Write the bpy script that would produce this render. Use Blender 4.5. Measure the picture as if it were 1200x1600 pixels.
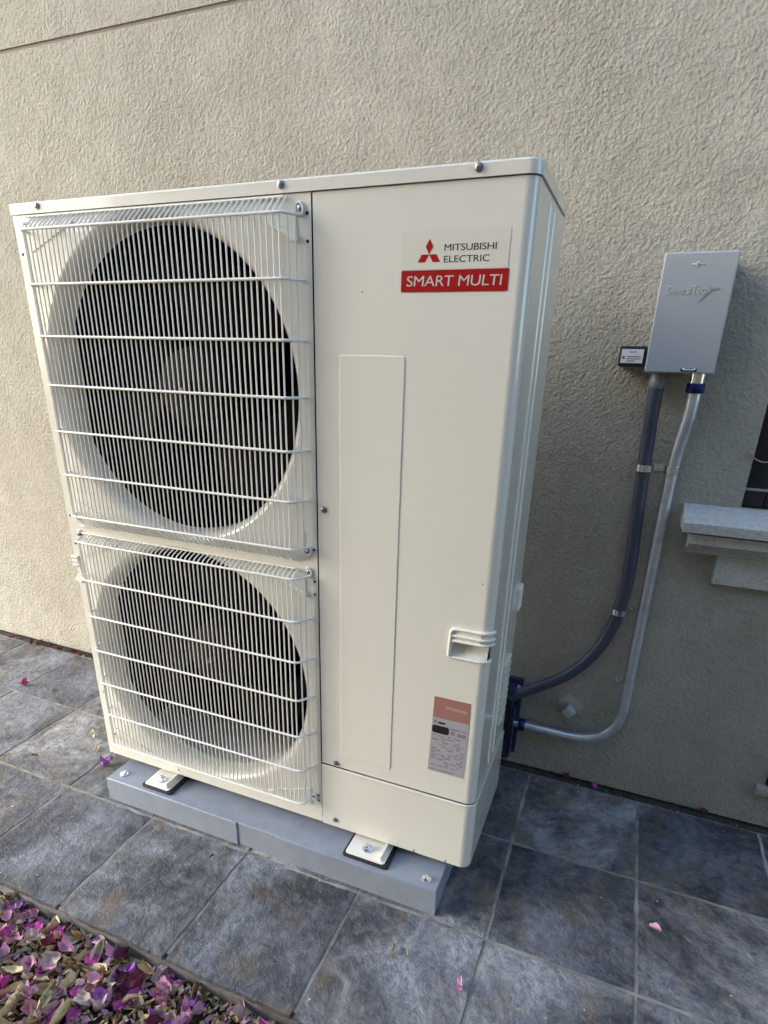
import bpy, bmesh, math, random
from mathutils import Vector, Matrix, noise

for o in list(bpy.data.objects):
    bpy.data.objects.remove(o, do_unlink=True)
sc = bpy.context.scene
C = sc.collection
R = math.radians
random.seed(7)

# ------------------------------------------------------------------ camera
cd = bpy.data.cameras.new('camera')
cam = bpy.data.objects.new('camera', cd); C.objects.link(cam)
cam.location = (1.22817, -1.01810, 1.16645)
cam.rotation_euler = (1.178917, -0.022399, 0.390674)
cd.sensor_fit = 'VERTICAL'; cd.sensor_height = 24.0; cd.sensor_width = 18.0
cd.lens = 0.580297 * 24.0
cd.shift_x = 0.0047; cd.shift_y = 0.0858
cd.clip_start = 0.02; cd.clip_end = 400
sc.camera = cam

# ------------------------------------------------------------------ light
SUN = Vector((-0.78, -0.48, 0.42)).normalized()          # towards the sun: left, in front, above
w = bpy.data.worlds.new('World'); sc.world = w; w.use_nodes = True
nt = w.node_tree; nt.nodes.clear()
sky = nt.nodes.new('ShaderNodeTexSky'); sky.sky_type = 'NISHITA'; sky.sun_disc = False
sky.sun_elevation = math.asin(SUN.z); sky.sun_rotation = math.atan2(SUN.x, SUN.y)
sky.air_density = 1.0; sky.dust_density = 0.8; sky.ozone_density = 1.0
bg = nt.nodes.new('ShaderNodeBackground'); bg.inputs[1].default_value = 0.115
wo = nt.nodes.new('ShaderNodeOutputWorld')
nt.links.new(sky.outputs[0], bg.inputs[0]); nt.links.new(bg.outputs[0], wo.inputs[0])
sd = bpy.data.lights.new('sun', 'SUN'); sd.energy = 1.5; sd.angle = R(35); sd.color = (1.0, 0.97, 0.91)
sun = bpy.data.objects.new('sun', sd); C.objects.link(sun)
sun.rotation_euler = (-SUN).to_track_quat('-Z', 'Y').to_euler()
vs = sc.view_settings
vs.view_transform = 'Standard'; vs.look = 'None'; vs.gamma = 1.0; vs.exposure = 2.32; vs.use_curve_mapping = False
sc.cycles.max_bounces = 7; sc.cycles.diffuse_bounces = 3; sc.cycles.glossy_bounces = 3; sc.cycles.transmission_bounces = 2

# ------------------------------------------------------------------ helpers
def obj(name, me, mat=None, parent=None, loc=(0, 0, 0), rot=(0, 0, 0)):
    if isinstance(me, bmesh.types.BMesh):
        bm = me; me = bpy.data.meshes.new(name); bm.to_mesh(me); bm.free()
    o = bpy.data.objects.new(name, me); C.objects.link(o)
    if mat is not None and len(me.materials) == 0: me.materials.append(mat)
    o.location = loc; o.rotation_euler = rot
    if parent is not None: o.parent = parent
    return o
def empty(name, loc=(0, 0, 0)):
    o = bpy.data.objects.new(name, None); C.objects.link(o); o.location = loc
    o.empty_display_size = 0.05
    return o
def tag(o, label=None, cat=None, group=None, kind=None):
    if label: o['label'] = label
    if cat: o['category'] = cat
    if group: o['group'] = group
    if kind: o['kind'] = kind
    return o
def smooth(bm, ang=35):
    bm.normal_update()
    for f in bm.faces: f.smooth = True
    for e in bm.edges:
        if len(e.link_faces) == 2 and e.calc_face_angle(0) > R(ang): e.smooth = False
    return bm
def box(x0, x1, y0, y1, z0, z1, bev=0.0, seg=2, bm=None):
    own = bm is None
    b = bmesh.new()
    bmesh.ops.create_cube(b, size=1)
    for v in b.verts:
        v.co = Vector(((x0+x1)/2+v.co.x*(x1-x0), (y0+y1)/2+v.co.y*(y1-y0), (z0+z1)/2+v.co.z*(z1-z0)))
    if bev > 0:
        bmesh.ops.bevel(b, geom=list(b.edges), offset=bev, segments=seg, affect='EDGES', profile=0.5)
        smooth(b, 50)
    if own: return b
    join(bm, b); return bm
def join(dst, src):
    me = bpy.data.meshes.new('tmp'); src.to_mesh(me); src.free(); dst.from_mesh(me); bpy.data.meshes.remove(me)
def tube(pts, r, seg=10, caps=True, rfun=None):
    bm = bmesh.new(); pts = [Vector(p) for p in pts]; n = len(pts)
    T = [(pts[min(i+1, n-1)]-pts[max(i-1, 0)]).normalized() for i in range(n)]
    up = Vector((0, 0, 1)) if abs(T[0].z) < 0.9 else Vector((0, 1, 0))
    N = (up - T[0]*up.dot(T[0])).normalized(); rings = []
    for i in range(n):
        N = (N - T[i]*N.dot(T[i])).normalized(); B = T[i].cross(N)
        rr = rfun(i) if rfun else r
        rings.append([bm.verts.new(pts[i]+(N*math.cos(2*math.pi*k/seg)+B*math.sin(2*math.pi*k/seg))*rr) for k in range(seg)])
    for i in range(n-1):
        for k in range(seg):
            bm.faces.new((rings[i][k], rings[i][(k+1) % seg], rings[i+1][(k+1) % seg], rings[i+1][k]))
    if caps:
        bm.faces.new(rings[0][::-1]); bm.faces.new(rings[-1])
    bmesh.ops.recalc_face_normals(bm, faces=bm.faces)
    return smooth(bm, 50)
def fillet(pts, r, n=6):
    pts = [Vector(p) for p in pts]; out = [pts[0]]
    for i in range(1, len(pts)-1):
        a, b, c = pts[i-1], pts[i], pts[i+1]
        u = (a-b).normalized(); v = (c-b).normalized()
        d = min(r[i-1] if isinstance(r, (list, tuple)) else r, (a-b).length*.49, (c-b).length*.49)
        p0, p1 = b+u*d, b+v*d
        for k in range(n+1):
            t = k/n; out.append(p0*(1-t)**2 + b*2*t*(1-t) + p1*t*t)
    out.append(pts[-1]); return out
def catmull(pts, n=10):
    P = [Vector(p) for p in pts]; P = [P[0]*2-P[1]] + P + [P[-1]*2-P[-2]]; out = []
    for i in range(1, len(P)-2):
        for k in range(n):
            t = k/n
            out.append(.5*((2*P[i]) + (P[i+1]-P[i-1])*t + (2*P[i-1]-5*P[i]+4*P[i+1]-P[i+2])*t*t + (3*P[i]-P[i-1]-3*P[i+1]+P[i+2])*t**3))
    out.append(P[-2]); return out
def resample(pts, step):
    out = [pts[0]]; acc = 0
    for a, b in zip(pts, pts[1:]):
        L = (b-a).length; d = step-acc
        while d < L:
            out.append(a.lerp(b, d/L)); d += step
        acc = L-(d-step)
    out.append(pts[-1]); return out
def lathe(prof, seg=24, axis='Y', org=(0, 0, 0)):
    """prof: list of (radius, along axis)"""
    bm = bmesh.new(); rings = []
    for r, a in prof:
        ring = []
        for k in range(seg):
            c, s = math.cos(2*math.pi*k/seg)*r, math.sin(2*math.pi*k/seg)*r
            p = {'Y': (c, a, s), 'Z': (c, s, a), 'X': (a, c, s)}[axis]
            ring.append(bm.verts.new(Vector(p)+Vector(org)))
        rings.append(ring)
    for i in range(len(rings)-1):
        for k in range(seg):
            bm.faces.new((rings[i][k], rings[i][(k+1) % seg], rings[i+1][(k+1) % seg], rings[i+1][k]))
    if prof[0][0] > 1e-5: bm.faces.new(rings[0])
    if prof[-1][0] > 1e-5: bm.faces.new(rings[-1][::-1])
    bmesh.ops.remove_doubles(bm, verts=bm.verts, dist=1e-6)
    bmesh.ops.recalc_face_normals(bm, faces=bm.faces)
    return smooth(bm, 40)
def prism(poly, a0, a1, axis='Z', bev=0.0, seg=2, bevtop=False):
    """extrude a 2D polygon along an axis; poly in the remaining two axes"""
    bm = bmesh.new()
    def P(u, v, a): return {'Z': (u, v, a), 'Y': (u, a, v), 'X': (a, u, v)}[axis]
    lo = [bm.verts.new(P(u, v, a0)) for u, v in poly]; hi = [bm.verts.new(P(u, v, a1)) for u, v in poly]
    n = len(poly); f0 = bm.faces.new(lo); f1 = bm.faces.new(hi[::-1])
    for i in range(n): bm.faces.new((lo[i], lo[(i+1) % n], hi[(i+1) % n], hi[i]))
    bmesh.ops.recalc_face_normals(bm, faces=bm.faces)
    if bev > 0:
        es = [e for e in bm.edges if (f1 in e.link_faces) or (not bevtop and f0 in e.link_faces)]
        bmesh.ops.bevel(bm, geom=es, offset=bev, segments=seg, affect='EDGES', profile=0.5)
    return smooth(bm, 40)
def rrect(x0, x1, z0, z1, r, n=5):
    out = []
    for cx, cz, a0 in ((x1-r, z1-r, 0), (x0+r, z1-r, 90), (x0+r, z0+r, 180), (x1-r, z0+r, 270)):
        for k in range(n+1):
            a = R(a0+90*k/n); out.append((cx+r*math.cos(a), cz+r*math.sin(a)))
    return out
def text_mesh(name, body, x0, x1, z0, z1, y, shear=0.0, thick=0.0002, offset=0.0, spacing=1.0):
    cu = bpy.data.curves.new(name, 'FONT'); cu.body = body; cu.shear = shear; cu.extrude = 0; cu.offset = offset
    cu.space_character = spacing; cu.resolution_u = 4
    t = bpy.data.objects.new('tmp', cu); C.objects.link(t)
    bpy.context.view_layer.update()
    me = bpy.data.meshes.new_from_object(t.evaluated_get(bpy.context.evaluated_depsgraph_get()))
    bpy.data.objects.remove(t, do_unlink=True); bpy.data.curves.remove(cu)
    xs = [v.co.x for v in me.vertices]; ys = [v.co.y for v in me.vertices]
    ax, bx_, ay, by = min(xs), max(xs), min(ys), max(ys)
    for v in me.vertices:
        v.co = Vector((x0+(v.co.x-ax)/(bx_-ax)*(x1-x0), y, z0+(v.co.y-ay)/(by-ay)*(z1-z0)))
    me.materials.clear(); me.name = name
    bm = bmesh.new(); bm.from_mesh(me)
    bmesh.ops.triangulate(bm, faces=bm.faces)
    ret = bmesh.ops.extrude_face_region(bm, geom=list(bm.faces))
    for v in [g for g in ret['geom'] if isinstance(g, bmesh.types.BMVert)]: v.co.y -= thick
    bmesh.ops.recalc_face_normals(bm, faces=bm.faces)
    bm.to_mesh(me); bm.free()
    return me

# ------------------------------------------------------------------ materials
def mat(name, col, rough=0.5, metal=0.0, coat=0.0, spec=0.5):
    m = bpy.data.materials.new(name); m.use_nodes = True
    b = m.node_tree.nodes['Principled BSDF']
    b.inputs['Base Color'].default_value = (*col, 1); b.inputs['Roughness'].default_value = rough
    b.inputs['Metallic'].default_value = metal; b.inputs['Coat Weight'].default_value = coat
    b.inputs['Coat Roughness'].default_value = 0.07; b.inputs['Specular IOR Level'].default_value = spec
    return m
class NT:
    def __init__(s, m): s.t = m.node_tree; s.b = s.t.nodes['Principled BSDF']
    def n(s, t, **k):
        nd = s.t.nodes.new(t)
        for a, v in k.items():
            if a.startswith('i_'):
                key = a[2:]; nd.inputs[int(key) if key.isdigit() else key.replace('_', ' ')].default_value = v
            else: setattr(nd, a, v)
        return nd
    def l(s, a, b): s.t.links.new(a, b)
    def pos(s, scale=(1, 1, 1)):
        g = s.n('ShaderNodeNewGeometry'); mp = s.n('ShaderNodeMapping'); mp.inputs['Scale'].default_value = scale
        s.l(g.outputs['Position'], mp.inputs['Vector']); return mp.outputs['Vector']
    def noise(s, vec, scale, detail=4, rough=0.55, dist=0.0):
        nd = s.n('ShaderNodeTexNoise'); nd.inputs['Scale'].default_value = scale; nd.inputs['Detail'].default_value = detail
        nd.inputs['Roughness'].default_value = rough; nd.inputs['Distortion'].default_value = dist
        s.l(vec, nd.inputs['Vector']); return nd.outputs['Fac']
    def ramp(s, fac, stops):
        nd = s.n('ShaderNodeValToRGB'); cr = nd.color_ramp
        while len(cr.elements) < len(stops): cr.elements.new(0.5)
        for e, (p, c) in zip(cr.elements, stops):
            e.position = p; e.color = (*c, 1) if isinstance(c, (tuple, list)) else (c, c, c, 1)
        s.l(fac, nd.inputs[0]); return nd.outputs[0]
    def mix(s, fac, a, b, mode='MIX'):
        nd = s.n('ShaderNodeMix', data_type='RGBA', blend_type=mode)
        for sock, v in ((nd.inputs[0], fac), (nd.inputs[6], a), (nd.inputs[7], b)):
            if isinstance(v, (int, float)): sock.default_value = v
            elif isinstance(v, tuple): sock.default_value = (*v, 1)
            else: s.l(v, sock)
        return nd.outputs[2]
    def math(s, op, a, b=0.0):
        nd = s.n('ShaderNodeMath', operation=op)
        for sock, v in ((nd.inputs[0], a), (nd.inputs[1], b)):
            if isinstance(v, (int, float)): sock.default_value = v
            else: s.l(v, sock)
        return nd.outputs[0]
    def bump(s, h, strength=1.0, dist=0.002):
        nd = s.n('ShaderNodeBump'); nd.inputs['Strength'].default_value = strength; nd.inputs['Distance'].default_value = dist
        s.l(h, nd.inputs['Height']); s.l(nd.outputs[0], s.b.inputs['Normal']); return nd

M = {}
# stucco
def stucco(name, c0, c1, relief=0.0038):
    m = mat(name, c1, 0.9, spec=0.2); N = NT(m); p = N.pos()
    big = N.noise(p, 1.3, 5, 0.6); mid = N.noise(p, 11, 4, 0.65)
    col = N.mix(N.ramp(big, [(0.35, 0.0), (0.7, 1.0)]), c0, c1)
    col = N.mix(N.ramp(mid, [(0.35, 0.0), (0.7, 0.55)]), col, tuple(x*0.80 for x in c0))
    f1 = N.noise(N.pos((1, 1, 0.9)), 120, 4, 0.62); f3 = N.noise(p, 6, 3, 0.6); amp = N.ramp(N.noise(p, 3.0, 3), [(0.35, 0.65), (0.65, 1.15)])
    vo = N.n('ShaderNodeTexVoronoi', feature='F1'); vo.inputs['Scale'].default_value = 150; N.l(p, vo.inputs['Vector'])
    h = N.math('ADD', N.math('MULTIPLY', N.math('SUBTRACT', N.math('MULTIPLY', f1, 1.25), N.math('MULTIPLY', vo.outputs['Distance'], 0.35)), amp), N.math('MULTIPLY', f3, 1.2))
    spk = N.noise(p, 320, 2, 0.7)
    col = N.mix(N.ramp(f1, [(0.36, 0.0), (0.52, 1.0)]), N.mix(0.25, col, (0.2, 0.175, 0.13)), col)
    col = N.mix(N.ramp(spk, [(0.58, 0.0), (0.72, 0.45)]), col, (0.19, 0.165, 0.12))
    col = N.mix(N.ramp(spk, [(0.28, 0.35), (0.42, 0.0)]), col, (0.58, 0.54, 0.45))
    stain = N.noise(N.pos((3.5, 3.5, 0.7)), 1.6, 4, 0.65)
    col = N.mix(N.ramp(stain, [(0.48, 0.0), (0.72, 0.28)]), col, (0.30, 0.265, 0.20))
    N.l(col, N.b.inputs['Base Color']); N.bump(h, 1.0, relief)
    return m
M['stucco'] = stucco('stucco_beige', (0.40, 0.370, 0.297), (0.475, 0.442, 0.362))
M['trim'] = stucco('stucco_trim', (0.60, 0.575, 0.51), (0.72, 0.70, 0.645), 0.003)
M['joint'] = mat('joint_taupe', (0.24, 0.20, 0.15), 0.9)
# slate
def slate():
    m = mat('slate', (0.1, 0.1, 0.11), 0.5); N = NT(m); p = N.pos()
    oi = N.n('ShaderNodeObjectInfo')
    off = N.n('ShaderNodeVectorMath', operation='ADD'); N.l(p, off.inputs[0])
    rv = N.n('ShaderNodeCombineXYZ'); N.l(N.math('MULTIPLY', oi.outputs['Random'], 13.0), rv.inputs[0]); N.l(N.math('MULTIPLY', oi.outputs['Random'], 29.0), rv.inputs[1])
    N.l(rv.outputs[0], off.inputs[1]); q = off.outputs[0]
    a = N.noise(q, 4.5, 7, 0.68, 0.7); b = N.noise(q, 38, 5, 0.74, 0.2); fine = N.noise(q, 210, 3, 0.7)
    base = N.ramp(a, [(0.36, (0.050, 0.051, 0.058)), (0.50, (0.120, 0.122, 0.130)), (0.64, (0.225, 0.225, 0.228))])
    base = N.mix(N.ramp(b, [(0.40, 0.55), (0.52, 0.0)]), base, (0.038, 0.039, 0.044))
    base = N.mix(N.ramp(b, [(0.52, 0.0), (0.66, 0.42)]), base, (0.27, 0.265, 0.26))
    base = N.mix(N.math('MULTIPLY', N.ramp(fine, [(0.45, 0.0), (0.7, 1.0)]), 0.35), base, (0.04, 0.04, 0.05))
    rust = N.noise(q, 7, 5, 0.7, 0.9)
    base = N.mix(N.math('MULTIPLY', N.ramp(rust, [(0.51, 0.0), (0.64, 1.0)]), 0.6), base, (0.18, 0.135, 0.085))
    vein = N.math('ABSOLUTE', N.math('SUBTRACT', N.noise(q, 2.0, 2, 0.4, 0.3), 0.5))
    vm = N.math('MULTIPLY', N.ramp(vein, [(0.0, 0.5), (0.006, 0.0)]), N.ramp(N.noise(q, 2.3, 2), [(0.56, 0.0), (0.64, 1.0)]))
    base = N.mix(vm, base, (0.36, 0.35, 0.33))
    eff = N.noise(p, 2.6, 7, 0.70, 0.5); spk = N.noise(p, 60, 4, 0.75)
    base = N.mix(N.math('MULTIPLY', N.ramp(eff, [(0.50, 0.0), (0.66, 1.0)]), N.ramp(spk, [(0.35, 0.25), (0.6, 0.8)])), base, (0.44, 0.45, 0.47))
    tint = N.ramp(oi.outputs['Random'], [(0.0, (0.60, 0.62, 0.68)), (0.5, (1.0, 1.0, 1.02)), (1.0, (1.30, 1.25, 1.18))])
    base = N.mix(1.0, base, tint, 'MULTIPLY')
    N.l(base, N.b.inputs['Base Color'])
    N.l(N.ramp(b, [(0.35, 0.36), (0.65, 0.7)]), N.b.inputs['Roughness'])
    st = N.noise(q, 17, 5, 0.68, 0.4)
    N.bump(N.math('ADD', N.math('MULTIPLY', st, 1.0), N.math('ADD', N.math('MULTIPLY', b, 0.35), N.math('MULTIPLY', fine, 0.12))), 1.0, 0.0085)
    return m
M['slate'] = slate()
def grainy(name, c0, c1, scale, rough=0.9, relief=0.002, spec=0.3):
    m = mat(name, c0, rough, spec=spec); N = NT(m); p = N.pos(); f = N.noise(p, scale, 6, 0.65)
    N.l(N.ramp(f, [(0.3, c0), (0.7, c1)]), N.b.inputs['Base Color']); N.bump(f, 1.0, relief); return m
M['grout'] = grainy('grout', (0.09, 0.085, 0.075), (0.46, 0.43, 0.38), 9)
M['concrete'] = grainy('concrete_edge', (0.17, 0.165, 0.155), (0.28, 0.27, 0.26), 40)
M['soil'] = grainy('soil', (0.03, 0.022, 0.015), (0.10, 0.075, 0.05), 60, relief=0.008)
M['gap'] = grainy('gap_dirt', (0.025, 0.021, 0.017), (0.09, 0.075, 0.06), 80, relief=0.004)
# painted metal of the cabinet
def paint(name, col, rough, coat):
    m = mat(name, col, rough, coat=coat); N = NT(m); p = N.pos()
    d = N.noise(p, 3.2, 4, 0.6)
    N.l(N.mix(N.math('MULTIPLY', N.ramp(d, [(0.4, 0.0), (0.8, 1.0)]), 0.05), col, tuple(c*0.86 for c in col)), N.b.inputs['Base Color'])
    o1 = N.noise(p, 900, 2, 0.5); o2 = N.noise(N.pos((1, 1, .6)), 2.6, 2, 0.4)
    N.bump(N.math('ADD', N.math('MULTIPLY', o1, 0.012), N.math('MULTIPLY', o2, 1.0)), 0.5, 0.012)
    N.l(N.ramp(N.noise(p, 22, 3, 0.7), [(0.35, rough*0.93), (0.7, rough*1.1)]), N.b.inputs['Roughness'])
    return m
M['ivory'] = paint('ivory_paint', (0.76, 0.73, 0.635), 0.24, 0.8)
M['ivory2'] = mat('ivory_plastic', (0.82, 0.79, 0.71), 0.42)
M['wire'] = mat('white_coated_wire', (0.82, 0.80, 0.74), 0.4)
M['black'] = mat('black_plastic', (0.012, 0.012, 0.014), 0.45)
M['fan'] = mat('fan_dark', (0.016, 0.010, 0.007), 0.7, spec=0.12)
M['coil'] = mat('interior_shade_black', (0.002, 0.002, 0.002), 0.9, spec=0.05)  # near-black colour stands in for the shade inside the casing
M['zinc'] = mat('zinc_screw', (0.30, 0.32, 0.36), 0.38, 1.0)
M['hole'] = mat('hole_dark', (0.01, 0.01, 0.01), 0.9)
M['rubber'] = mat('rubber', (0.012, 0.012, 0.014), 0.7)
M['pad'] = grainy('pad_grey', (0.235, 0.262, 0.312), (0.29, 0.318, 0.37), 28, 0.36, 0.0006, 0.55)
M['steel'] = grainy('galvanized', (0.52, 0.53, 0.56), (0.72, 0.73, 0.76), 45, 0.36, 0.0004)
M['steel'].node_tree.nodes['Principled BSDF'].inputs['Metallic'].default_value = 0.75
M['bright'] = mat('bright_zinc', (0.75, 0.76, 0.78), 0.18, 1.0)
M['boxgrey'] = mat('box_grey', (0.40, 0.41, 0.41), 0.34, coat=0.4)
M['boxgrey2'] = mat('box_grey_side', (0.30, 0.31, 0.315), 0.45)
M['flex'] = mat('conduit_slate', (0.055, 0.060, 0.090), 0.42)
M['flexfit'] = mat('fitting_grey', (0.22, 0.22, 0.225), 0.5)
M['navy'] = mat('navy_metal', (0.035, 0.045, 0.11), 0.35, 0.3)
M['navyfit'] = mat('navy_fitting', (0.02, 0.025, 0.16), 0.25, 0.5)
M['brass'] = mat('yellow_zinc', (0.62, 0.50, 0.14), 0.3, 1.0)
M['plug'] = mat('plug_grey', (0.40, 0.385, 0.34), 0.6)
M['red'] = mat('sticker_red', (0.36, 0.006, 0.008), 0.4, spec=0.25)
M['clear'] = mat('sticker_film', (0.74, 0.71, 0.61), 0.10, coat=1.0)
M['ink'] = mat('ink_black', (0.015, 0.014, 0.014), 0.4)
M['silver'] = mat('sticker_lettering', (0.60, 0.57, 0.50), 0.35)
M['plate'] = mat('nameplate_silver', (0.37, 0.355, 0.38), 0.4)
M['plateink'] = mat('nameplate_ink', (0.20, 0.19, 0.21), 0.5)
M['pink'] = grainy('nameplate_pink', (0.36, 0.135, 0.12), (0.34, 0.19, 0.15), 90, 0.5, 0.0)
M['platepink'] = mat('nameplate_pale', (0.38, 0.28, 0.27), 0.5)
M['label'] = mat('label_white', (0.78, 0.77, 0.78), 0.4)
M['blueink'] = mat('label_blue', (0.10, 0.14, 0.48), 0.4)
M['redink'] = mat('label_red', (0.62, 0.10, 0.08), 0.4)
M['frame'] = mat('bronze_frame', (0.022, 0.016, 0.022), 0.4)
gm = mat('dark_glass', (0.012, 0.008, 0.014), 0.06); M['glass'] = gm
M['cord'] = mat('cord_tan', (0.34, 0.27, 0.20), 0.7)
# fallen bracts and leaves
def papery(name, c0, c1, vein):
    m = mat(name, c0, 0.6, spec=0.25); N = NT(m)
    oi = N.n('ShaderNodeObjectInfo'); tc = N.n('ShaderNodeTexCoord')
    base = N.mix(oi.outputs['Random'], c0, c1)
    v = N.noise(tc.outputs['Object'], 130, 4, 0.6)
    base = N.mix(N.ramp(v, [(0.35, 0.0), (0.75, 0.6)]), base, vein)
    N.l(base, N.b.inputs['Base Color'])
    N.b.inputs['Subsurface Weight'].default_value = 0.0
    N.bump(v, 0.7, 0.0012)
    return m
PET = [papery('bract_magenta', (0.52, 0.05, 0.32), (0.40, 0.03, 0.23), (0.62, 0.20, 0.44)),
       papery('bract_purple', (0.42, 0.13, 0.50), (0.34, 0.07, 0.38), (0.54, 0.28, 0.56)),
       papery('bract_mauve', (0.60, 0.32, 0.48), (0.50, 0.28, 0.42), (0.44, 0.26, 0.28)),
       papery('bract_pink', (0.66, 0.32, 0.40), (0.56, 0.20, 0.32), (0.60, 0.42, 0.40)),
       papery('bract_faded', (0.58, 0.45, 0.42), (0.52, 0.38, 0.36), (0.40, 0.29, 0.23)),
       papery('bract_maroon', (0.17, 0.025, 0.055), (0.11, 0.02, 0.05), (0.20, 0.06, 0.07))]
TAN = [papery('leaf_tan', (0.62, 0.47, 0.25), (0.68, 0.55, 0.33), (0.42, 0.30, 0.14)),
       papery('leaf_straw', (0.74, 0.63, 0.40), (0.66, 0.55, 0.33), (0.52, 0.40, 0.22)),
       papery('leaf_brown', (0.17, 0.105, 0.05), (0.27, 0.15, 0.06), (0.11, 0.07, 0.035))]
M['twig'] = grainy('twig', (0.20, 0.175, 0.15), (0.36, 0.33, 0.30), 90)
M['redleaf'] = papery('leaf_russet', (0.28, 0.07, 0.045), (0.20, 0.05, 0.035), (0.14, 0.06, 0.04))

YW = 0.5538          # wall face
# ------------------------------------------------------------------ ground
bm = bmesh.new(); bmesh.ops.create_grid(bm, x_segments=2, y_segments=2, size=40)
for v in bm.verts: v.co.z = -0.075
tag(obj('ground', bm, M['soil']), kind='structure')

# paving: grout bed with the slate tiles on it
A = 0.303; X0 = 0.2097; Y0 = -0.0795
J0, J1 = -9, 8
pav = obj('paving', box(X0+J0*A, X0+J1*A, -0.376, 0.5265, -0.0145, -0.0022), M['grout'])
tag(pav, kind='structure')
def tile(x0, x1, y0, y1, seed):
    rnd = random.Random(seed); n = 14; bm = bmesh.new(); g = {}
    ph = rnd.random()*50
    jit = [[noise.noise(Vector((k*.55, ph+7*e, e)))*.0034+rnd.uniform(-.0009, .0009) for k in range(n+1)] for e in range(4)]
    tl = (rnd.uniform(-.0010, .0010), rnd.uniform(-.0010, .0010))
    for i in range(n+1):
        for j in range(n+1):
            x = x0+(x1-x0)*i/n; y = y0+(y1-y0)*j/n
            if i == 0: x += jit[0][j]
            if i == n: x += jit[1][j]
            if j == 0: y += jit[2][i]
            if j == n: y += jit[3][i]
            z = noise.noise(Vector((x*9+ph, y*9, ph)))*.0007 + tl[0]*(i/n-.5) + tl[1]*(j/n-.5)
            if i in (0, n) or j in (0, n): z -= .0007
            g[i, j] = bm.verts.new((x, y, z))
    for i in range(n):
        for j in range(n): bm.faces.new((g[i, j], g[i+1, j], g[i+1, j+1], g[i, j+1]))
    rim = [g[i, 0] for i in range(n)]+[g[n, j] for j in range(n)]+[g[i, n] for i in range(n, 0, -1)]+[g[0, j] for j in range(n, 0, -1)]
    low = [bm.verts.new((v.co.x, v.co.y, -0.012)) for v in rim]; L = len(rim)
    for k in range(L): bm.faces.new((rim[k], low[k], low[(k+1) % L], rim[(k+1) % L]))
    bmesh.ops.recalc_face_normals(bm, faces=bm.faces)
    return smooth(bm, 45)
for j in range(J0, J1):
    for i in range(3):
        y0 = Y0-A+i*A; g = 0.0042
        obj('tile', tile(X0+j*A+g, X0+(j+1)*A-g, y0+(g if i else -0.004), y0+A-g, j*10+i+500), M['slate'], pav)
# concrete edge under the tiles, facing the planting bed
kb = obj('slab_edge', box(X0+J0*A, X0+J1*A, -0.383, 0.56, -0.13, -0.0155, 0.002), M['concrete']); tag(kb, kind='structure')
tag(obj('gap_soil', box(X0+J0*A, X0+J1*A, 0.5275, 0.70, -0.02, -0.006), M['gap']), kind='structure')

# ------------------------------------------------------------------ house wall
wall = empty('house_wall', (0, YW, 0)); wall.location = (0, 0, 0)
tag(wall, 'beige sand-textured stucco house wall behind the outdoor unit', 'wall')
def panel(x0, x1, z0, z1, y, th, hole=None, reveal=0.10):
    bm = bmesh.new()
    def q(pts): bm.faces.new([bm.verts.new(p) for p in pts])
    def rect(a, b, c, d): q([(a, y, c), (b, y, c), (b, y, d), (a, y, d)])
    if hole:
        hx0, hx1, hz0, hz1 = hole
        rect(x0, hx0, z0, z1); rect(hx1, x1, z0, z1); rect(hx0, hx1, z0, hz0); rect(hx0, hx1, hz1, z1)
        q([(hx0, y, hz0), (hx0, y+reveal, hz0), (hx0, y+reveal, hz1), (hx0, y, hz1)])
        q([(hx1, y, hz0), (hx1, y+reveal, hz0), (hx1, y+reveal, hz1), (hx1, y, hz1)])
        q([(hx0, y, hz0), (hx1, y, hz0), (hx1, y+reveal, hz0), (hx0, y+reveal, hz0)])
        q([(hx0, y, hz1), (hx1, y, hz1), (hx1, y+reveal, hz1), (hx0, y+reveal, hz1)])
    else: rect(x0, x1, z0, z1)
    q([(x0, y, z0), (x1, y, z0), (x1, y+th, z0), (x0, y+th, z0)])
    q([(x0, y, z1), (x1, y, z1), (x1, y+th, z1), (x0, y+th, z1)])
    bmesh.ops.remove_doubles(bm, verts=bm.verts, dist=1e-5)
    return bm
WX0, WX1 = -4.0, 5.0
HOLE = (1.4935, 2.55, 0.856, 1.90)
obj('stucco_field', panel(WX0, WX1, 0.003, 1.9290, YW, 0.16, HOLE), M['stucco'], wall)
obj('stucco_field', panel(WX0, WX1, 1.9385, 4.2, YW, 0.16), M['stucco'], wall)
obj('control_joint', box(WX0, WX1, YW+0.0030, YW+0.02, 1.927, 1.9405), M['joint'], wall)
obj('footing', box(WX0, WX1, YW+0.03, YW+0.16, -0.1, 0.02), M['gap'], wall)
# window
win = obj('window', box(HOLE[0]+.03, HOLE[1]-.03, YW+.07, YW+.074, HOLE[2]+.03, HOLE[3]-.03), M['glass'], wall)
fr = bmesh.new()
box(HOLE[0]+.001, HOLE[0]+.045, YW+.012, YW+.085, HOLE[2]+.001, HOLE[3]-.001, .003, bm=fr)
box(HOLE[1]-.045, HOLE[1]-.001, YW+.012, YW+.085, HOLE[2]+.001, HOLE[3]-.001, .003, bm=fr)
box(HOLE[0]+.046, HOLE[1]-.046, YW+.014, YW+.085, HOLE[2]+.001, HOLE[2]+.045, .003, bm=fr)
box(HOLE[0]+.046, HOLE[1]-.046, YW+.014, YW+.085, HOLE[3]-.045, HOLE[3]-.001, .003, bm=fr)
obj('window_frame', fr, M['frame'], win)
obj('glazing_bead', box(HOLE[0]+.002, HOLE[1]-.046, YW+.010, YW+.0135, HOLE[2]+.040, HOLE[2]+.046, .001), M['boxgrey2'], win)
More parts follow.
